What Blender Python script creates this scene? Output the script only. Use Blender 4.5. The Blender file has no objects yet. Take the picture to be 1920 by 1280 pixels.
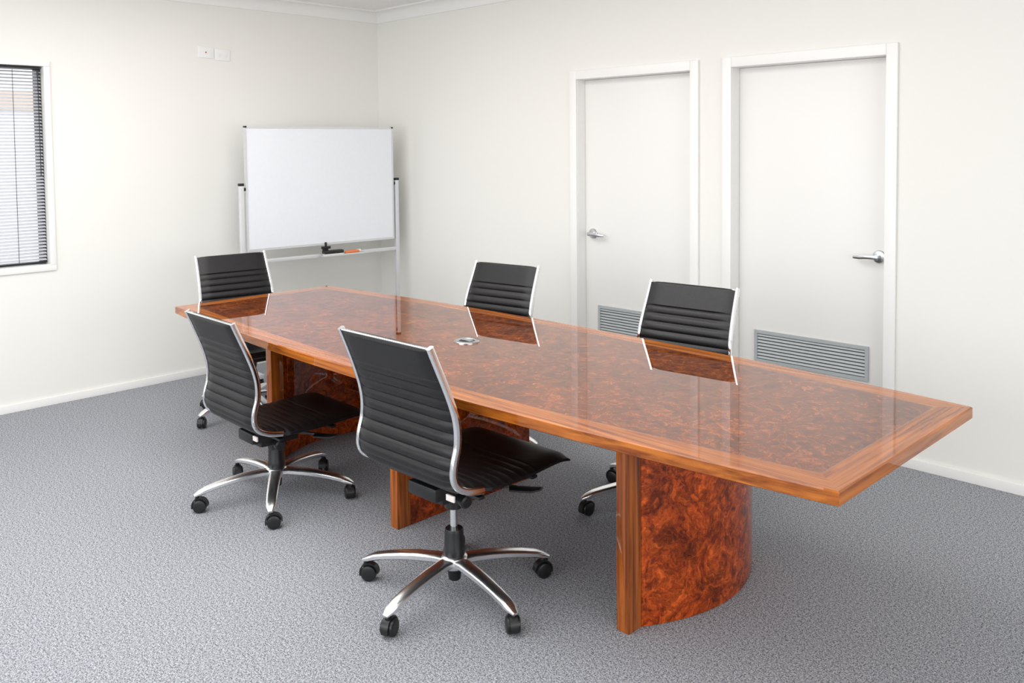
import bpy, bmesh, math, random
from mathutils import Vector, Matrix
random.seed(3)
scn=bpy.context.scene
scn.view_settings.view_transform='Standard'
scn.view_settings.look='None'
COL=scn.collection

# ------------------------------------------------------------ materials
def newmat(name):
    m=bpy.data.materials.new(name); m.use_nodes=True
    return m, m.node_tree, m.node_tree.nodes["Principled BSDF"]
def simple(name,col,rough=.5,metal=0.,coat=0.,noise=.0,nscale=40,bump=0.,bscale=200,spec=.5):
    m,nt,b=newmat(name)
    b.inputs["Roughness"].default_value=rough; b.inputs["Metallic"].default_value=metal
    b.inputs["Coat Weight"].default_value=coat; b.inputs["Specular IOR Level"].default_value=spec
    tc=nt.nodes.new("ShaderNodeTexCoord")
    n=nt.nodes.new("ShaderNodeTexNoise"); n.inputs["Scale"].default_value=nscale; n.inputs["Detail"].default_value=4
    nt.links.new(tc.outputs["Object"],n.inputs["Vector"])
    r=nt.nodes.new("ShaderNodeValToRGB")
    r.color_ramp.elements[0].position=.3; r.color_ramp.elements[1].position=.7
    r.color_ramp.elements[0].color=tuple(c*(1-noise) for c in col)+(1,)
    r.color_ramp.elements[1].color=tuple(min(1,c*(1+noise)) for c in col)+(1,)
    nt.links.new(n.outputs["Fac"],r.inputs["Fac"]); nt.links.new(r.outputs["Color"],b.inputs["Base Color"])
    if bump:
        n2=nt.nodes.new("ShaderNodeTexNoise"); n2.inputs["Scale"].default_value=bscale; n2.inputs["Detail"].default_value=3
        nt.links.new(tc.outputs["Object"],n2.inputs["Vector"])
        bp=nt.nodes.new("ShaderNodeBump"); bp.inputs["Strength"].default_value=bump; bp.inputs["Distance"].default_value=.002
        nt.links.new(n2.outputs["Fac"],bp.inputs["Height"]); nt.links.new(bp.outputs["Normal"],b.inputs["Normal"])
    return m
M={}
M['wall']=simple('painted_wall',(.825,.815,.77),.6,noise=.003,nscale=1.5)
M['ceil']=simple('ceiling_paint',(.90,.895,.88),.7,noise=.003,nscale=1.5)
M['trim']=simple('gloss_white_trim',(.87,.865,.84),.35,noise=.004)
M['door']=simple('door_paint',(.83,.822,.79),.4,noise=.004,nscale=2)
M['black_leather']=simple('black_leather',(.0065,.006,.007),.38,noise=.2,nscale=60,bump=.25,bscale=350,spec=.40)
M['black_plastic']=simple('black_plastic',(.010,.010,.011),.38,noise=.1)
M['chrome']=simple('chrome',(.90,.905,.92),.10,1.,noise=.01)
M['chrome_base']=simple('polished_aluminium',(.96,.965,.975),.26,1.,noise=.01)
M['satin']=simple('satin_aluminium',(.60,.61,.62),.25,1.,noise=.03)
M['vent']=simple('vent_aluminium',(.45,.48,.49),.42,.1,noise=.03)
M['vent_dark']=simple('vent_shadow',(.11,.115,.12),.7)
M['white_board']=simple('whiteboard_enamel',(.79,.815,.855),.14,noise=.01)
M['alu_white']=simple('powder_silver',(.66,.67,.68),.35,.3,noise=.02)
M['red']=simple('red_plastic',(.62,.08,.04),.4)
M['orange']=simple('orange_plastic',(.75,.20,.06),.4)
M['white_plastic']=simple('white_plastic',(.85,.85,.84),.35)
M['label']=simple('paper_label',(.75,.7,.66),.6)
M['dark_frame']=simple('dark_window_frame',(.03,.032,.035),.4,.3)
M['slat']=simple('blind_slat',(.58,.58,.61),.4,noise=.05)
M['ext']=simple('exterior_render',(.78,.79,.80),.8,noise=.05,nscale=1.2)
M['ext2']=simple('exterior_beige',(.62,.53,.45),.8,noise=.06,nscale=1.2)
M['ground']=simple('exterior_concrete',(.66,.66,.66),.9,noise=.1)
M['inlay']=simple('dark_inlay',(.08,.018,.005),.3,coat=.8)

def coat(b,cr=.004,ior=1.62):
    b.inputs["Roughness"].default_value=.5; b.inputs["Specular IOR Level"].default_value=.0
    b.inputs["Coat Weight"].default_value=1.; b.inputs["Coat Roughness"].default_value=cr; b.inputs["Coat IOR"].default_value=ior
def wood(name,axis,c0=(.17,.036,.005),c1=(.52,.160,.023),ior=1.5):
    m,nt,b=newmat(name)
    tc=nt.nodes.new("ShaderNodeTexCoord"); mp=nt.nodes.new("ShaderNodeMapping")
    s=[34,34,34]; s[axis]=1.3; mp.inputs["Scale"].default_value=s
    nt.links.new(tc.outputs["Object"],mp.inputs["Vector"])
    n=nt.nodes.new("ShaderNodeTexNoise"); n.inputs["Scale"].default_value=1.6; n.inputs["Detail"].default_value=7
    n.inputs["Roughness"].default_value=.62; n.inputs["Distortion"].default_value=.5
    nt.links.new(mp.outputs["Vector"],n.inputs["Vector"])
    r=nt.nodes.new("ShaderNodeValToRGB"); e=r.color_ramp.elements
    e[0].position=.33; e[0].color=c0+(1,); e[1].position=.66; e[1].color=c1+(1,)
    k=e.new(.5); k.color=tuple((a*.45+d*.55) for a,d in zip(c0,c1))+(1,)
    nt.links.new(n.outputs["Fac"],r.inputs["Fac"]); nt.links.new(r.outputs["Color"],b.inputs["Base Color"])
    coat(b,ior=ior); return m
def burl(name,scale=1.,bright=1.,tint=(1,1,1),ior=1.62,fine=34,clo=.62,chi=1.25,lo=.74):
    m,nt,b=newmat(name)
    N=nt.nodes.new; L=nt.links.new
    tc=N("ShaderNodeTexCoord"); mp=N("ShaderNodeMapping"); mp.inputs["Scale"].default_value=(scale,)*3
    L(tc.outputs["Object"],mp.inputs["Vector"])
    w=N("ShaderNodeTexNoise"); w.inputs["Scale"].default_value=5.; w.inputs["Detail"].default_value=4
    L(mp.outputs["Vector"],w.inputs["Vector"])
    w2=N("ShaderNodeTexNoise"); w2.inputs["Scale"].default_value=22; w2.inputs["Detail"].default_value=4
    L(mp.outputs["Vector"],w2.inputs["Vector"])
    def madd(vec,col,k):
        s=N("ShaderNodeVectorMath"); s.operation='SCALE'; s.inputs["Scale"].default_value=k; L(col,s.inputs[0])
        a=N("ShaderNodeVectorMath"); a.operation='ADD'; L(vec,a.inputs[0]); L(s.outputs[0],a.inputs[1]); return a.outputs[0]
    v=madd(mp.outputs["Vector"],w.outputs["Color"],.32); v=madd(v,w2.outputs["Color"],.05)
    f=N("ShaderNodeTexNoise"); f.inputs["Scale"].default_value=fine; f.inputs["Detail"].default_value=9; f.inputs["Roughness"].default_value=.78; f.inputs["Distortion"].default_value=.3
    L(v,f.inputs["Vector"])
    r=N("ShaderNodeValToRGB"); e=r.color_ramp.elements
    def c(*x): return tuple(min(1,q*bright*t) for q,t in zip(x,tint))+(1,)
    e[0].position=.30; e[0].color=c(.045,.007,.001); e[1].position=.72; e[1].color=c(.48,.150,.022)
    for p,cc in ((.41,c(.105,.019,.003)),(.50,c(.185,.040,.0055)),(.60,c(.30,.075,.010))):
        k=e.new(p); k.color=cc
    L(f.outputs["Fac"],r.inputs["Fac"])
    q=N("ShaderNodeTexNoise"); q.inputs["Scale"].default_value=8; q.inputs["Detail"].default_value=7; q.inputs["Roughness"].default_value=.64; q.inputs["Distortion"].default_value=.5; L(v,q.inputs["Vector"])
    fr=N("ShaderNodeMath"); fr.operation='MULTIPLY'; fr.inputs[1].default_value=13; L(q.outputs["Fac"],fr.inputs[0])
    pp=N("ShaderNodeMath"); pp.operation='PINGPONG'; pp.inputs[1].default_value=1.; L(fr.outputs[0],pp.inputs[0])
    ln=N("ShaderNodeMapRange"); ln.inputs[1].default_value=0.; ln.inputs[2].default_value=.7; ln.inputs[3].default_value=lo; ln.inputs[4].default_value=1.10; L(pp.outputs[0],ln.inputs[0])
    g=N("ShaderNodeTexNoise"); g.inputs["Scale"].default_value=6.; g.inputs["Detail"].default_value=8; g.inputs["Roughness"].default_value=.7; g.inputs["Distortion"].default_value=.8; L(mp.outputs["Vector"],g.inputs["Vector"])
    rr=N("ShaderNodeMapRange"); rr.inputs[1].default_value=.36; rr.inputs[2].default_value=.64; rr.inputs[3].default_value=clo; rr.inputs[4].default_value=chi
    L(g.outputs["Fac"],rr.inputs[0])
    mm=N("ShaderNodeMath"); mm.operation='MULTIPLY'; L(ln.outputs[0],mm.inputs[0]); L(rr.outputs[0],mm.inputs[1])
    mx=N("ShaderNodeVectorMath"); mx.operation='SCALE'; L(r.outputs["Color"],mx.inputs[0]); L(mm.outputs[0],mx.inputs["Scale"])
    L(mx.outputs[0],b.inputs["Base Color"])
    coat(b,ior=ior); return m
M['wx']=wood('straight_grain_long',0); M['wy']=wood('straight_grain_cross',1); M['wz']=wood('straight_grain_upright',2,(.11,.022,.004),(.52,.140,.020))
M['burl']=burl('burl_veneer',1.,.95); M['burl2']=burl('burl_veneer_pedestal',.95,1.75,(1.08,.72,.58),1.5,26,.5,1.35,.55)

def carpet():
    m,nt,b=newmat('grey_loop_carpet'); N=nt.nodes.new; L=nt.links.new
    tc=N("ShaderNodeTexCoord")
    n=N("ShaderNodeTexNoise"); n.inputs["Scale"].default_value=215; n.inputs["Detail"].default_value=2; n.inputs["Roughness"].default_value=.85
    L(tc.outputs["Object"],n.inputs["Vector"])
    n2=N("ShaderNodeTexNoise"); n2.inputs["Scale"].default_value=90; n2.inputs["Detail"].default_value=2
    L(tc.outputs["Object"],n2.inputs["Vector"])
    mx=N("ShaderNodeMix"); mx.inputs[0].default_value=.18; L(n.outputs["Fac"],mx.inputs[2]); L(n2.outputs["Fac"],mx.inputs[3])
    r=N("ShaderNodeValToRGB"); e=r.color_ramp.elements
    e[0].position=.41; e[0].color=(.078,.081,.090,1); e[1].position=.59; e[1].color=(.52,.535,.572,1)
    L(mx.outputs[0],r.inputs["Fac"])
    L(r.outputs["Color"],b.inputs["Base Color"]); b.inputs["Roughness"].default_value=.95
    b.inputs["Specular IOR Level"].default_value=.1
    return m
M['carpet']=carpet()

# ------------------------------------------------------------ mesh helpers
class MB:
    def __init__(s): s.bm=bmesh.new(); s.mats=[]
    def mi(s,mat):
        if mat not in s.mats: s.mats.append(mat)
        return s.mats.index(mat)
    def box(s,a,b,mat,bev=0.,xf=None,seg=2):
        a=Vector(a);b=Vector(b); t=bmesh.new()
        bmesh.ops.create_cube(t,size=1.)
        bmesh.ops.scale(t,vec=[max(1e-5,abs(b[i]-a[i])) for i in range(3)],verts=t.verts)
        if bev>0: bmesh.ops.bevel(t,geom=t.edges[:],offset=bev,segments=seg,profile=.6,affect='EDGES')
        bmesh.ops.translate(t,vec=(a+b)/2,verts=t.verts)
        if xf is not None: bmesh.ops.transform(t,matrix=xf,verts=t.verts)
        s.merge(t,mat); return s
    def merge(s,t,mat,smooth=False):
        idx=s.mi(mat); vm={}
        for v in t.verts: vm[v]=s.bm.verts.new(v.co)
        for f in t.faces:
            try:
                nf=s.bm.faces.new([vm[v] for v in f.verts]); nf.material_index=idx; nf.smooth=smooth or f.smooth
            except ValueError: pass
        t.free()
    def raw(s,verts,faces,mat,smooth=False):
        idx=s.mi(mat); vs=[s.bm.verts.new(v) for v in verts]
        for f in faces:
            try:
                nf=s.bm.faces.new([vs[i] for i in f]); nf.material_index=idx; nf.smooth=smooth
            except ValueError: pass
        return s
    def lathe(s,prof,origin,axis,mat,seg=24,smooth=True):
        axis=Vector(axis).normalized(); q=Vector((0,0,1)).rotation_difference(axis).to_matrix(); o=Vector(origin)
        vs=[];fs=[]
        for r,h in prof:
            for i in range(seg):
                t=2*math.pi*i/seg; vs.append(o+q@Vector((r*math.cos(t),r*math.sin(t),h)))
        n=len(prof)
        for j in range(n-1):
            for i in range(seg):
                k=(i+1)%seg; fs.append((j*seg+i,j*seg+k,(j+1)*seg+k,(j+1)*seg+i))
        fs.append(tuple(reversed(range(seg)))); fs.append(tuple((n-1)*seg+i for i in range(seg)))
        return s.raw(vs,fs,mat,smooth)
    def sweep(s,path,secs,mat,side=Vector((1,0,0)),smooth=True):
        vs=[];fs=[];n=len(path);K=12
        for j,p in enumerate(path):
            p=Vector(p); a=Vector(path[max(0,j-1)]); b=Vector(path[min(n-1,j+1)]); t=(b-a).normalized()
            sd=(side-t*side.dot(t)).normalized(); nn=sd.cross(t).normalized(); hw,hh=secs[j] if isinstance(secs,list) else secs
            for i in range(K):
                an=2*math.pi*(i+.5)/K; c,d=math.cos(an),math.sin(an)
                c=math.copysign(abs(c)**.55,c); d=math.copysign(abs(d)**.55,d)
                vs.append(p+sd*hw*c+nn*hh*d)
        for j in range(n-1):
            for i in range(K):
                k=(i+1)%K; fs.append((j*K+i,j*K+k,(j+1)*K+k,(j+1)*K+i))
        fs.append(tuple(reversed(range(K)))); fs.append(tuple((n-1)*K+i for i in range(K)))
        return s.raw(vs,fs,mat,smooth)
    def obj(s,name,parent=None,loc=(0,0,0),rotz=0,**props):
        bmesh.ops.recalc_face_normals(s.bm,faces=s.bm.faces[:])
        me=bpy.data.meshes.new(name); s.bm.to_mesh(me); s.bm.free()
        for m in s.mats: me.materials.append(m)
        try: me.set_sharp_from_angle(angle=math.radians(38))
        except Exception: pass
        o=bpy.data.objects.new(name,me); COL.objects.link(o)
        o.location=loc; o.rotation_euler=(0,0,rotz)
        if parent: o.parent=parent
        for k,v in props.items(): o[k]=v
        return o
def empty(name,loc=(0,0,0),rotz=0,**props):
    o=bpy.data.objects.new(name,None); o.empty_display_size=.1; COL.objects.link(o); o.location=loc; o.rotation_euler=(0,0,rotz)
    for k,v in props.items(): o[k]=v
    return o

# ------------------------------------------------------------ room
XR,YB,CE=8.2,-6.6,2.71
b=MB(); b.box((-.15,YB-.15,-.1),(XR+.15,.15,0),M['carpet']); b.obj('floor',kind='structure')
b=MB(); b.box((-.15,YB-.15,CE),(XR+.15,.15,CE+.1),M['ceil']); b.obj('ceiling',kind='structure')
WY0,WY1,WZ0,WZ1=-4.35,-2.56,.885,2.125
b=MB()
b.box((-.15,WY1,0),(0,.15,CE),M['wall']); b.box((-.15,YB-.15,0),(0,WY0,CE),M['wall'])
b.box((-.15,WY0,0),(0,WY1,WZ0),M['wall']); b.box((-.15,WY0,WZ1),(0,WY1,CE),M['wall'])
b.obj('wall_left',kind='structure')
D=[(2.168,3.042),(3.314,4.176)]; DT=2.03
b=MB(); xs=[0]+[v for d in D for v in d]+[XR+.15]
for i in range(0,len(xs),2): b.box((xs[i],0,0),(xs[i+1],.15,CE),M['wall'])
for d in D: b.box((d[0],0,DT),(d[1],.15,CE),M['wall'])
b.obj('wall_right',kind='structure')
b=MB(); b.box((XR,YB,0),(XR+.15,0,CE),M['wall']); b.obj('wall_front',kind='structure')
b=MB(); b.box((0,YB-.15,0),(XR+.15,YB,CE),M['wall']); b.obj('wall_back',kind='structure')
SH=.05
b=MB(); b.box((0,YB,0),(.014,-.014,SH),M['trim'],.003); b.obj('baseboard_left',kind='structure')
b=MB()
segs=[(0,2.110),(3.096,3.256),(4.232,XR)]
for a,c in segs: b.box((a,-.014,0),(c,0,SH),M['trim'],.003)
b.obj('baseboard_right',kind='structure')
def cornice(name,p0,p1,inward):
    p0=Vector(p0);p1=Vector(p1);inw=Vector(inward)
    prof=[(0,CE),(0,CE-.092),(.010,CE-.092),(.011,CE-.083)]
    for i in range(9):
        t=i/8*math.pi/2; prof.append((.011+.068*(1-math.cos(t)),CE-.083+.070*math.sin(t)))
    prof+= [(.087,CE-.012),(.087,CE)]
    vs=[];n=len(prof)
    along=(p1-p0).normalized()
    for e,p in ((0,p0),(1,p1)):
        for (d,z) in prof:
            q=p+inw*d
            q=q+(along*d if e==0 else -along*d); vs.append((q.x,q.y,z))
    fs=[(i,(i+1)%n,n+(i+1)%n,n+i) for i in range(n)]+[tuple(range(n)),tuple(range(2*n-1,n-1,-1))]
    b=MB(); b.raw(vs,fs,M['trim']); b.obj(name,kind='structure')
cornice('trim_1',(0,0,0),(0,YB,0),(1,0,0))
cornice('trim_2',(XR,0,0),(0,0,0),(0,-1,0))
def door(i,x0,x1,handle_left):
    y=.072; w=x1-x0
    b=MB(); b.box((x0+.003,y,.012),(x1-.003,y+.036,DT-.003),M['door'],.002)
    d=b.obj('door_%d'%i,kind='structure')
    b=MB(); A=.056
    b.box((x0-A,-.018,0),(x0,.0,DT+A),M['trim'],.003); b.box((x1,-.018,0),(x1+A,.0,DT+A),M['trim'],.003)
    b.box((x0,-.018,DT),(x1,0,DT+A),M['trim'],.003)
    b.box((x0-.001,-.004,0),(x0+.002,.15,DT),M['trim']); b.box((x1-.002,-.004,0),(x1+.001,.15,DT),M['trim']); b.box((x0,-.004,DT-.002),(x1,.15,DT+.001),M['trim'])
    b.box((x0+.002,y+.037,0),(x0+.014,.15,DT-.002),M['trim']); b.box((x1-.014,y+.037,0),(x1-.002,.15,DT-.002),M['trim'])
    b.obj('door_frame',d)
    hx=x0+.068 if handle_left else x1-.058; s=1 if handle_left else -1; hz=1.02
    b=MB(); b.lathe([(.034,0),(.034,.006),(.030,.011),(.013,.013),(.0115,.045),(.013,.050),(.0,.051)],(hx,y,hz),(0,-1,0),M['satin'],28)
    pth=[(hx-s*.010,y-.046,hz),(hx+s*.02,y-.050,hz+.001),(hx+s*.05,y-.052,hz),(hx+s*.085,y-.050,hz-.004),(hx+s*.118,y-.040,hz-.006)]
    b.sweep(pth,[(.011,.008),(.011,.009),(.010,.008),(.010,.007),(.007,.006)],M['satin'],side=Vector((0,0,1)))
    b.obj('door_handle',d,label='satin chrome lever handle')
    vx0,vx1,vz0,vz1=x0+w/2-.325,x0+w/2+.325,.372,.552
    b=MB(); F=.018
    for a,c in (((vx0,vz0),(vx1,vz0+F)),((vx0,vz1-F),(vx1,vz1)),((vx0,vz0+F),(vx0+F,vz1-F)),((vx1-F,vz0+F),(vx1,vz1-F))):
        b.box((a[0],y-.012,a[1]),(c[0],y+.001,c[1]),M['vent'],0)
    n=8; h=(vz1-vz0-2*F)/n
    for k in range(n):
        zc=vz0+F+h*(k+.5)
        R=Matrix.Translation((0,y-.0055,zc))@Matrix.Rotation(math.radians(52),4,'X')
        b.box((vx0+F,-.0066,-.0010),(vx1-F,.0066,.0010),M['vent'],0,R)
    b.box((vx0+F,y-.0006,vz0+F),(vx1-F,y+.0005,vz1-F),M['vent_dark'])
    b.obj('vent_grille',d,label='grey aluminium louvred vent grille')
    return d
door(1,*D[0],True); door(2,*D[1],False)
# window
b=MB(); T=.036
b.box((0,WY0-T,WZ0-T),(.012,WY1+T,WZ0),M['trim'],.003); b.box((0,WY0-T,WZ1),(.012,WY1+T,WZ1+T*.8),M['trim'],.003)
b.box((0,WY1,WZ0),(.012,WY1+T,WZ1),M['trim'],.003); b.box((0,WY0-T,WZ0),(.012,WY0,WZ1),M['trim'],.003)
b.box((-.15,WY0,WZ0-.001),(0,WY1,WZ0+.004),M['trim'])
win=b.obj('window_1',kind='structure')
b=MB(); f=.015
b.box((-.14,WY0,WZ0+.004),(-.075,WY1,WZ0+f),M['dark_frame'],.002); b.box((-.14,WY0,WZ1-f),(-.075,WY1,WZ1),M['dark_frame'],.002)
b.box((-.14,WY1-f-.006,WZ0+f),(-.05,WY1,WZ1-f),M['dark_frame'],.002); b.box((-.14,WY0,WZ0+f),(-.03,WY0+f,WZ1-f),M['dark_frame'],.002)
ym=(WY0+WY1)/2; b.box((-.13,ym-.02,WZ0+f),(-.09,ym+.02,WZ1-f),M['dark_frame'],.002)
b.obj('window_frame',win,label='dark aluminium window frame')
bl=empty('venetian_blind',(-.035,ym,WZ0+.016),label='slim venetian blind with grey slats hanging in window',category='blind')
y0,y1=WY0+.02-ym,WY1-.008-ym; zt=WZ1-WZ0-.016
b=MB(); b.box((-.014,y0,zt-.016),(.014,y1,zt-.002),M['dark_frame'],.002); b.obj('headrail',bl)
b=MB(); n=int((zt-.030)/.0205)
for k in range(n):
    z=.02+k*.0205
    b.box((-.0125,y0,-.0006),(.0125,y1,.0006),M['slat'],0,Matrix.Translation((0,0,z))@Matrix.Rotation(math.radians(24),4,'Y'))
b.obj('blind_slats',bl)
b=MB(); b.box((-.012,y0,-.002),(.012,y1,.007),M['dark_frame'],.002); b.obj('bottom_rail',bl)
for yy in (y1-.16,y1-.72,y0+.16):
    b=MB(); b.lathe([(.0016,0),(.0016,zt-.03)],(.0140,yy,.005),(0,0,1),M['dark_frame'],6); b.obj('ladder_cord',bl)
b=MB(); b.lathe([(.0025,0),(.0025,.62),(.006,.621),(.006,.65)],(.022,y1-.02,zt-.68),(0,0,1),M['dark_frame'],8); b.obj('tilt_wand',bl)
# outside
b=MB(); b.box((-12,-14,-.3),(-.2,8,-.1),M['ground']); b.obj('ground',kind='structure')
b=MB(); b.box((-4.2,-14,-.1),(-4.0,8,2.9),M['ext']); b.box((-4.0,-14,2.02),(-3.95,8,2.2),M['ext2']); b.obj('wall_outside',kind='structure')
b=MB(); b.box((-3.98,-1.35,1.42),(-3.96,-.80,1.86),M['white_plastic'],.004)
b.box((-3.959,-1.26,1.49),(-3.955,-1.17,1.80),M['red']); b.box((-3.959,-.98,1.49),(-3.955,-.89,1.80),M['red']); b.box((-3.959,-1.26,1.49),(-3.955,-.89,1.58),M['red'])
b.obj('wall_sign',label='small white sign with a red mark on outside wall',category='sign')
def plate(y0,y1,zc,rd,lab):
    b=MB(); b.box((0,y0,zc-.04),(.007,y1,zc+.04),M['white_plastic'],.003)
    p=b.obj('wall_plate',label=lab,category='switch plate')
    if rd:
        b=MB(); b.box((.007,(y0+y1)/2-.005,zc-.005),(.010,(y0+y1)/2+.005,zc+.005),M['red'],.002); b.obj('indicator',p,label='small red indicator')
    else:
        for k in (.3,.7):
            yy=y0+(y1-y0)*k; b=MB(); b.box((.007,yy-.009,zc-.014),(.010,yy+.009,zc+.014),M['white_plastic'],.002); b.obj('rocker_switch',p)
plate(-1.553,-1.437,2.283,True,'white wall plate with a small red indicator')
plate(-1.428,-1.312,2.272,False,'plain white wall plate with two rockers')

# ------------------------------------------------------------ table
TX0,TX1,TY,HW,BUL,TZ,TH=1.245,5.004,-1.828,.487,.115,.74,.040
table=empty('conference_table',(3.1,TY,0),label='long glossy burl boardroom table with bowed sides and lighter wood border',category='table')
def L(x,y,z=0): return (x-3.1,y-TY,z)
xm=(TX0+TX1)/2; hl=(TX1-TX0)/2
def ring(inset,z,N=48):
    pts=[]
    x0,x1=TX0+inset,TX1-inset
    for sgn in (-1,1):
        row=[]
        for i in range(N+1):
            t=i/N; x=x0+(x1-x0)*t; xo=TX0+(TX1-TX0)*t
            y=TY+sgn*(HW+BUL*(1-((xo-xm)/hl)**2)-inset); row.append(L(x,y,z))
        pts.append(row)
    return pts
b=MB(); N=48
R0=ring(0,TZ-.004); R1=ring(.004,TZ); R2=ring(.088,TZ); R3=ring(.0905,TZ); RB=ring(0,TZ-TH+.003); RB2=ring(.004,TZ-TH)
def strip(A,B,ml,mc):
    for s in (0,1):
        vs=A[s]+B[s]; fs=[(i,i+1,N+1+i+1,N+1+i) for i in range(N)]
        b.raw(vs,fs,ml)
    for e in (0,N): b.raw([A[0][e],A[1][e],B[1][e],B[0][e]],[(0,1,2,3)],mc)
strip(R0,R1,M['wx'],M['wy']); strip(R1,R2,M['wx'],M['wy']); strip(R2,R3,M['inlay'],M['inlay'])
strip(RB,R0,M['wx'],M['wy']); strip(RB2,RB,M['wx'],M['wy'])
b.raw(R3[0]+R3[1],[(i,i+1,N+1+i+1,N+1+i) for i in range(N)],M['burl'])
b.raw(RB2[0]+RB2[1],[(i,i+1,N+1+i+1,N+1+i) for i in range(N)],M['wx'])
bmesh.ops.remove_doubles(b.bm,verts=b.bm.verts,dist=1e-5)
b.obj('tabletop',table)
PZ=TZ-TH
def pedestal(xc,curve,y0=-2.15,y1=-1.37):
    b=MB(); n=24; yo0,yo1=y0+.07,y1; vs=[];fs=[]
    sg=1 if curve>=0 else -1
    for i in range(n+1):
        t=i/n; y=yo0+(yo1-yo0)*t; k=4*t*(1-t)
        xo=xc+sg*.026+curve*k; xi=xc+sg*.004+curve*k
        for x in (xo,xi):
            for z in (0.002,PZ): vs.append(L(x,y,z))
    for i in range(n):
        a=4*i; c=a+4
        fs+=[(a,a+1,c+1,c),(a+2,a+3,c+3,c+2),(a,a+2,c+2,c),(a+1,a+3,c+3,c+1)]
    fs+=[(0,1,3,2),(4*n,4*n+1,4*n+3,4*n+2)]
    b.raw(vs,fs,M['burl2'],True); p=b.obj('pedestal',table)
    b=MB(); b.box(L(xc-.025,y0,0),L(xc+.025,y0+.07,PZ),M['wz'],.003); b.obj('pedestal_post',p,label='straight-grained orange-brown wood post')
    b=MB(); b.box(L(xc-.046*sg,y1-.07,0),L(xc+.003*sg,y1,PZ),M['wz'],.003); b.obj('pedestal_post',p,label='straight-grained orange-brown wood post')
pedestal(4.200,.115); pedestal(3.020,0,-2.185,-1.39); pedestal(1.945,-.115,-2.15,-1.37)
b=MB(); gx,gy=3.076,-1.812
b.lathe([(.058,0),(.058,.004),(.054,.007),(.040,.007),(.038,.003),(.0,.003)],L(gx,gy,TZ),(0,0,1),M['satin'],36)
b.lathe([(.036,.003),(.036,.0045),(0.0,.0045)],L(gx,gy,TZ),(0,0,1),M['black_plastic'],30)
b.box((gx-3.1-.030,gy-TY-.012,TZ+.0045),(gx-3.1+.030,gy-TY+.012,TZ+.010),M['satin'],.002)
b.obj('cable_grommet',table,label='round silver and black cable port')

# ------------------------------------------------------------ chair
PR=[(-.303,.976),(-.272,.905),(-.241,.832),(-.215,.76),(-.203,.70),(-.205,.64),(-.219,.59),(-.223,.545),(-.205,.508),(-.155,.481),(-.07,.465),(.03,.459),(.13,.459),(.22,.464),(.28,.466),(.32,.462),(.345,.454)]
def cr(P,n=12):
    o=[]
    for i in range(len(P)-1):
        p0=Vector(P[max(0,i-1)]);p1=Vector(P[i]);p2=Vector(P[i+1]);p3=Vector(P[min(len(P)-1,i+2)])
        for k in range(n):
            t=k/n; o.append(.5*((2*p1)+(p2-p0)*t+(2*p0-5*p1+4*p2-p3)*t*t+(3*p1-p0-3*p2+p3)*t**3))
    o.append(Vector(P[-1])); return o
C=cr(PR); S=[0]
for i in range(1,len(C)): S.append(S[-1]+(C[i]-C[i-1]).length)
def at(s):
    s=max(0,min(S[-1],s))
    for i in range(1,len(S)):
        if S[i]>=s:
            t=(s-S[i-1])/(S[i]-S[i-1]); p=C[i-1].lerp(C[i],t); tg=(C[i]-C[i-1]).normalized(); return p,tg
    return C[-1],(C[-1]-C[-2]).normalized()
def flare(s):
    t=max(0,min(1,s/.38)); return 1+.055*t*t*(3-2*t)
LEN=S[-1]; BEND=.515; FEND=BEND+.10
def sling(s0,s1,plain_to,mat,W=.456,pitch=.0395,thick=0.,wide=None,amp=.0085,plain_from=9,smooth_step=.0395/8):
    step=smooth_step; n=int((s1-s0)/step); cols=14; vs=[];fs=[]
    for j in range(n+1):
        s=s0+(s1-s0)*j/n; p,_=at(s); pa,_=at(s-.012); pb,_=at(s+.012); tg=(pb-pa).normalized(); nm=Vector((-tg.y,tg.x))
        if s<plain_to or s>plain_from: h=.0055+amp*.9+thick
        else: h=.0055+thick+amp*abs(math.sin(math.pi*(s-plain_to)/pitch))**.5
        R=.012+thick; e=min(s-s0,s1-s)/R
        if e<1: h*=math.sqrt(max(.04,1-(1-e)**2))
        w=W*flare(s)
        if wide and s>wide[0]: w=w+(wide[1]-w)*min(1,(s-wide[0])/.03)
        for side in (1,-1):
            for i in range(cols+1):
                x=-w/2+w*i/cols; k=(1-(abs(2*x/w))**10)**.5 if abs(2*x/w)<1 else 0; k=max(k,.25)
                q=p+nm*side*h*k; vs.append((x,q.x,q.y))
    c=cols+1
    for j in range(n):
        a=j*2*c; d=a+2*c
        for i in range(cols):
            fs.append((a+i,a+i+1,d+i+1,d+i)); fs.append((a+c+i,d+c+i,d+c+i+1,a+c+i+1))
        fs.append((a,d,d+c,a+c)); fs.append((a+cols,a+c+cols,d+c+cols,d+cols))
    for a in (0,n*2*c):
        for i in range(cols): fs.append((a+i,a+c+i,a+c+i+1,a+i+1))
    b=MB(); b.raw(vs,fs,mat,True); return b
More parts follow.
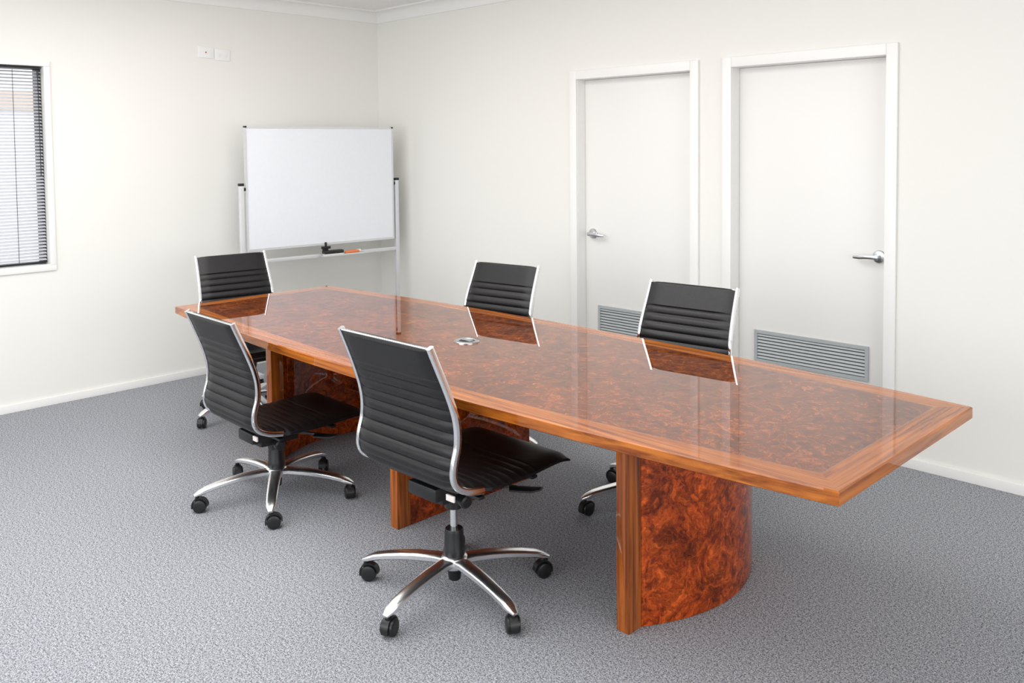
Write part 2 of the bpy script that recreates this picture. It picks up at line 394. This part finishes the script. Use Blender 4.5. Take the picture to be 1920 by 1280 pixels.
def chair_parts():
    parts={}
    parts['backrest']=sling(.004,BEND,.120,M['black_leather'],amp=.0110)
    plain=BEND+.002+.0395*9
    parts['seat']=sling(BEND+.002,LEN-.002,BEND+.002,M['black_leather'],thick=.010,wide=(FEND+.005,.515),amp=.0050,plain_from=plain,smooth_step=.0395/10)
    for key,x in (('fl',-.2365),('fr',.2365)):
        b=MB(); pts=[]
        for k in range(61):
            p,_=at(FEND*k/60); pts.append((x*flare(FEND*k/60),p.x,p.y))
        b.sweep(pts,(.0090,.0120),M['chrome']); parts[key]=b
    b=MB(); p,_=at(.006); b.sweep([(-.235,p.x,p.y),(0,p.x,p.y),(.235,p.x,p.y)],(.003,.008),M['chrome'],side=Vector((0,0,1))); parts['top']=b
    b=MB()
    for f,z in ((-.09,.444),(.17,.442)):
        b.box((-.24,f-.014,z-.012),(.24,f+.014,z-.001),M['black_plastic'],.003)
    b.box((-.075,-.15,.388),(.075,.20,.438),M['black_plastic'],.012)
    b.box((-.055,-.10,.360),(.055,.09,.40),M['black_plastic'],.010)
    b.lathe([(.033,0),(.037,.02),(.044,.06)],(0,0,.315),(0,0,1),M['black_plastic'],24)
    b.lathe([(.022,0),(.024,.004),(.024,.045),(.018,.05)],(.055,-.02,.372),(.9,-.15,-.15),M['black_plastic'],18)
    parts['mech']=b
    b=MB()
    b.sweep([(.06,.05,.405),(.13,.09,.402),(.19,.13,.398)],(.006,.006),M['black_plastic'],side=Vector((0,0,1)))
    b.sweep([(.18,.10,.399),(.21,.13,.396),(.245,.155,.396),(.275,.165,.404)],[(.020,.005),(.024,.006),(.024,.006),(.014,.004)],M['black_plastic'],side=Vector((.5,-.86,0)))
    parts['lever']=b
    b=MB(); b.lathe([(.0135,0),(.0135,.15)],(0,0,.19),(0,0,1),M['chrome'],20); parts['gas']=b
    b=MB(); b.box((.190,-.204,.452),(.228,-.197,.472),M['label'],.001); parts['tag']=b
    b=MB()
    b.lathe([(.030,.095),(.046,.100),(.052,.118),(.046,.136),(.034,.144)],(0,0,0),(0,0,1),M['chrome_base'],32)
    for k in range(5):
        a=2*math.pi*k/5; ca,sa=math.cos(a),math.sin(a)
        rz=[(.02,.120),(.07,.123),(.14,.120),(.20,.114),(.26,.105),(.31,.094),(.338,.084),(.362,.074)]
        b.sweep([(r*ca,r*sa,z) for r,z in rz],[(.030,.014),(.027,.014),(.026,.014),(.025,.013),(.024,.012),(.022,.012),(.020,.010),(.010,.006)],M['chrome_base'],side=Vector((-sa,ca,0)))
    parts['base']=b
    b=MB(); b.lathe([(.018,.050),(.022,.054),(.026,.095),(.038,.143),(.040,.160),(.036,.170),(.034,.228),(.031,.238),(.014,.238)],(0,0,0),(0,0,1),M['black_plastic'],28); parts['column']=b
    b=MB(); R=.0295; ox=-.012
    b.lathe([(.009,0),(.009,.030)],(0,0,.050),(0,0,1),M['black_plastic'],14)
    for s in (-1,1):
        b.lathe([(.006,0),(R-.006,.0),(R-.001,.003),(R,.008),(R-.002,.016),(R-.008,.0185),(.008,.0185)],(ox,s*.005,R),(0,s,0),M['black_plastic'],28)
    vs=[];fs=[];n=14
    for i in range(n+1):
        t=math.radians(-20+200*i/n)
        for rr in (R+.002,R+.007):
            for yy in (-.013,.013): vs.append((ox+rr*math.cos(t),yy,R+rr*math.sin(t)))
    for i in range(n):
        a=4*i;c=a+4; fs+=[(a,a+1,c+1,c),(a+2,c+2,c+3,a+3),(a,c,c+2,a+2),(a+1,a+3,c+3,c+1)]
    fs+=[(0,1,3,2),(4*n,4*n+2,4*n+3,4*n+1)]
    b.raw(vs,fs,M['black_plastic'],True)
    b.box((ox-.006,-.005,R-.012),(ox+.018,.005,R+.028),M['black_plastic'],.002)
    parts['caster']=b
    return parts
CR=.350
def make_first(name_root,loc,rot,dz,phase,lab):
    P=chair_parts(); o={}
    root=empty(name_root,loc,rot,label=lab,category='chair',group='office chairs around the table')
    names={'backrest':'backrest','seat':'seat','fl':'side_frame','fr':'side_frame','top':'top_rail','mech':'tilt_mechanism','lever':'lever','gas':'gas_lift','tag':'tag'}
    labs={'backrest':'black ribbed leather back','seat':'black ribbed leather seat','fl':'chrome side frame','fr':'chrome side frame','gas':'chrome gas cylinder','tag':'small white paper tag'}
    for k,nm in names.items():
        o[k]=P[k].obj(nm,root,(0,0,dz))
        if k in labs: o[k]['label']=labs[k]
    base=P['base'].obj('star_base',root,(0,0,0),phase-rot); base['label']='chrome five-star base'
    col=P['column'].obj('column',base)
    first=P['caster'].obj('caster',base)
    cs=[first]
    for k in range(1,5):
        c=first.copy(); COL.objects.link(c); cs.append(c)
    for k,c in enumerate(cs):
        a=2*math.pi*k/5; c.parent=base; c.location=(CR*math.cos(a),CR*math.sin(a),0); c.rotation_euler=(0,0,a+random.uniform(-.9,.9))
        c['label']='black twin-wheel caster'
    return root
def copy_chair(src,loc,rot,dz,phase,lab,wx=1.):
    r=src.copy(); COL.objects.link(r); r.location=loc; r.rotation_euler=(0,0,rot); r['label']=lab
    for ch in src.children:
        c=ch.copy(); COL.objects.link(c); c.parent=r
        if ch.name.startswith('star_base'):
            c.rotation_euler=(0,0,phase-rot)
            for g in ch.children:
                q=g.copy(); COL.objects.link(q); q.parent=c
                if g.name.startswith('caster'): q.rotation_euler[2]+=random.uniform(-1.2,1.2)
        else: c.location=(0,0,dz); c.scale=(wx,1,1)
    return r
rad=math.radians
lab="black ribbed leather office chair, "
A=make_first('office_chair',(3.605,-2.360,0),rad(1),0,rad(-8),lab+"chrome frame, raised gas lift")
copy_chair(A,(2.352,-2.350,0),rad(-1),-.10,rad(-34),lab+"lowered seat, at table side",.93)
copy_chair(A,(1.110,-1.798,0),rad(-97),-.032,rad(-82),lab+"at end of table",.92)
copy_chair(A,(2.548,-1.294,0),rad(188),-.022,rad(20),lab+"facing table, nearer whiteboard",.91)
copy_chair(A,(3.70,-1.238,0),rad(185),-.022,rad(22),lab+"facing table, backing onto doors",.94)

# ------------------------------------------------------------ whiteboard
wc=Vector((.368,-.785,0)); ang=math.atan2(1.213,.083)
wb=empty('mobile_whiteboard',wc,ang,label='freestanding whiteboard with thin silver frame on stand in corner',category='whiteboard')
hwid=.607; zb,zt=.885,1.757
b=MB(); b.box((-hwid+.008,-.008,zb+.008),(hwid-.008,.008,zt-.008),M['white_board']); brd=b.obj('board_panel',wb)
b=MB()
for a,c in (((-hwid,zb),(hwid,zb+.016)),((-hwid,zt-.012),(hwid,zt)),((-hwid,zb+.016),(-hwid+.012,zt-.012)),((hwid-.012,zb+.016),(hwid,zt-.012))):
    b.box((a[0],-.012,a[1]),(c[0],.012,c[1]),M['alu_white'],0)
for x in (-hwid,hwid-.014):
    b.box((x-.001,-.014,zt-.010),(x+.015,.014,zt+.002),M['black_plastic'],.002)
b.obj('board_frame',wb,label='thin silver aluminium frame')
PX=.638
for s in (-1,1):
    b=MB(); b.box((s*PX-.016,-.013,.05),(s*PX+.016,.013,1.345),M['alu_white'],.003)
    p=b.obj('stand_post',wb,label='silver upright post')
    b=MB(); b.box((s*PX-.018,-.015,1.343),(s*PX+.018,.015,1.362),M['black_plastic'],.004); b.obj('post_cap',p,label='black plastic cap')
    b=MB(); b.lathe([(.012,0),(.012,.04)],(s*(PX-.04),0,1.32),(s,0,0),M['black_plastic'],14); b.obj('pivot',p)
    b=MB(); b.box((s*PX-.018,-.26,.045),(s*PX+.018,.26,.075),M['alu_white'],.004); ft=b.obj('stand_foot',wb)
    for q in (-1,1):
        b=MB()
        for w in (-1,1): b.lathe([(.004,0),(.021,0),(.0225,.006),(.020,.012),(.004,.012)],(s*PX+w*.004,q*.235,.0225),(w,0,0),M['black_plastic'],18)
        b.lathe([(.007,0),(.007,.03)],(s*PX,q*.235,.018),(0,0,1),M['black_plastic'],10)
        b.obj('caster',ft)
b=MB(); b.box((-PX,-.012,.795),(PX,.012,.822),M['alu_white'],.003); b.obj('cross_rail',wb)
b=MB(); b.box((-PX,-.012,.20),(PX,.012,.23),M['alu_white'],.003); b.obj('lower_rail',wb)
b=MB(); b.box((-.02,-.02,.822),(.02,.004,.862),M['black_plastic'],.004); b.box((-.035,-.028,.855),(.035,-.006,.875),M['black_plastic'],.004)
b.box((-.008,-.02,.87),(.008,-.012,.905),M['black_plastic'],.002); b.obj('clamp',wb)
b=MB(); b.box((-.06,-.090,.806),(.32,-.012,.811),M['alu_white'],.001); b.box((-.06,-.093,.806),(.32,-.088,.817),M['alu_white'],.001); b.obj('pen_tray',wb)
def onboard(v): return Matrix.Rotation(ang,3,'Z')@Vector(v)+wc
b=MB(); b.box((-.075,-.025,0),(.075,.025,.012),M['label'],.003); b.box((-.078,-.026,.012),(.078,.026,.036),M['black_plastic'],.006)
b.obj('whiteboard_eraser',loc=onboard((.035,-.058,.8115)),rotz=ang,label='black whiteboard eraser on pen tray',category='eraser')
for k,(dx,dy) in enumerate(((.19,-.065),(.22,-.038))):
    b=MB(); b.lathe([(.004,0),(.011,.004),(.011,.085)],(-.06,0,.011),(1,0,0),M['orange'],14); b.lathe([(.0115,0),(.0115,.035),(.007,.038)],(.025,0,.0115),(1,0,0),M['white_plastic' if k else 'orange'],14)
    b.obj('marker_pen',loc=onboard((dx,dy,.8113)),rotz=ang+.06*k,label='orange-red whiteboard marker lying on pen tray',category='marker',group='markers on the pen tray')

# ------------------------------------------------------------ lights
def area(name,loc,rot,sx,sy,e,col):
    l=bpy.data.lights.new(name,'AREA'); l.shape='RECTANGLE'; l.size=sx; l.size_y=sy; l.energy=e; l.color=col
    o=bpy.data.objects.new(name,l); o.location=loc; o.rotation_euler=rot; COL.objects.link(o); return o
area('daylight_back',(3.6,YB+.05,1.5),(rad(90),0,0),5.5,1.7,112,(.915,.945,1.))
area('daylight_side',(XR-.05,-3.2,1.5),(rad(90),0,rad(90)),3.8,1.6,70,(.98,.985,1.))
area('ceiling_fill',(2.7,-2.9,CE-.02),(0,0,0),3.4,2.8,100,(1.,.985,.965))  # added overhead fill to brighten the far walls, no known fixture
w=bpy.data.worlds.new('world'); scn.world=w; w.use_nodes=True
bg=w.node_tree.nodes['Background']; bg.inputs[0].default_value=(.94,.96,1.,1); bg.inputs[1].default_value=2.1

# ------------------------------------------------------------ camera
f,y0p,p,r,th=1648.657,355.880,.04957,-.01004,.78626
fw=Vector((-math.sin(th)*math.cos(p),math.cos(th)*math.cos(p),-math.sin(p))); rt=Vector((math.cos(th),math.sin(th),0)); up=rt.cross(fw)
R2=rt*math.cos(r)+up*math.sin(r); U2=-rt*math.sin(r)+up*math.cos(r)
cd=bpy.data.cameras.new('camera'); cd.sensor_width=36; cd.lens=36*f/1920; cd.shift_y=-(640-y0p)/1920; cd.clip_start=.05
co=bpy.data.objects.new('camera',cd); COL.objects.link(co)
m=Matrix.Identity(4)
for i in range(3): m[i][0]=R2[i]; m[i][1]=U2[i]; m[i][2]=-fw[i]
m[0][3],m[1][3],m[2][3]=5.946,-4.386,1.60
co.matrix_world=m; scn.camera=co
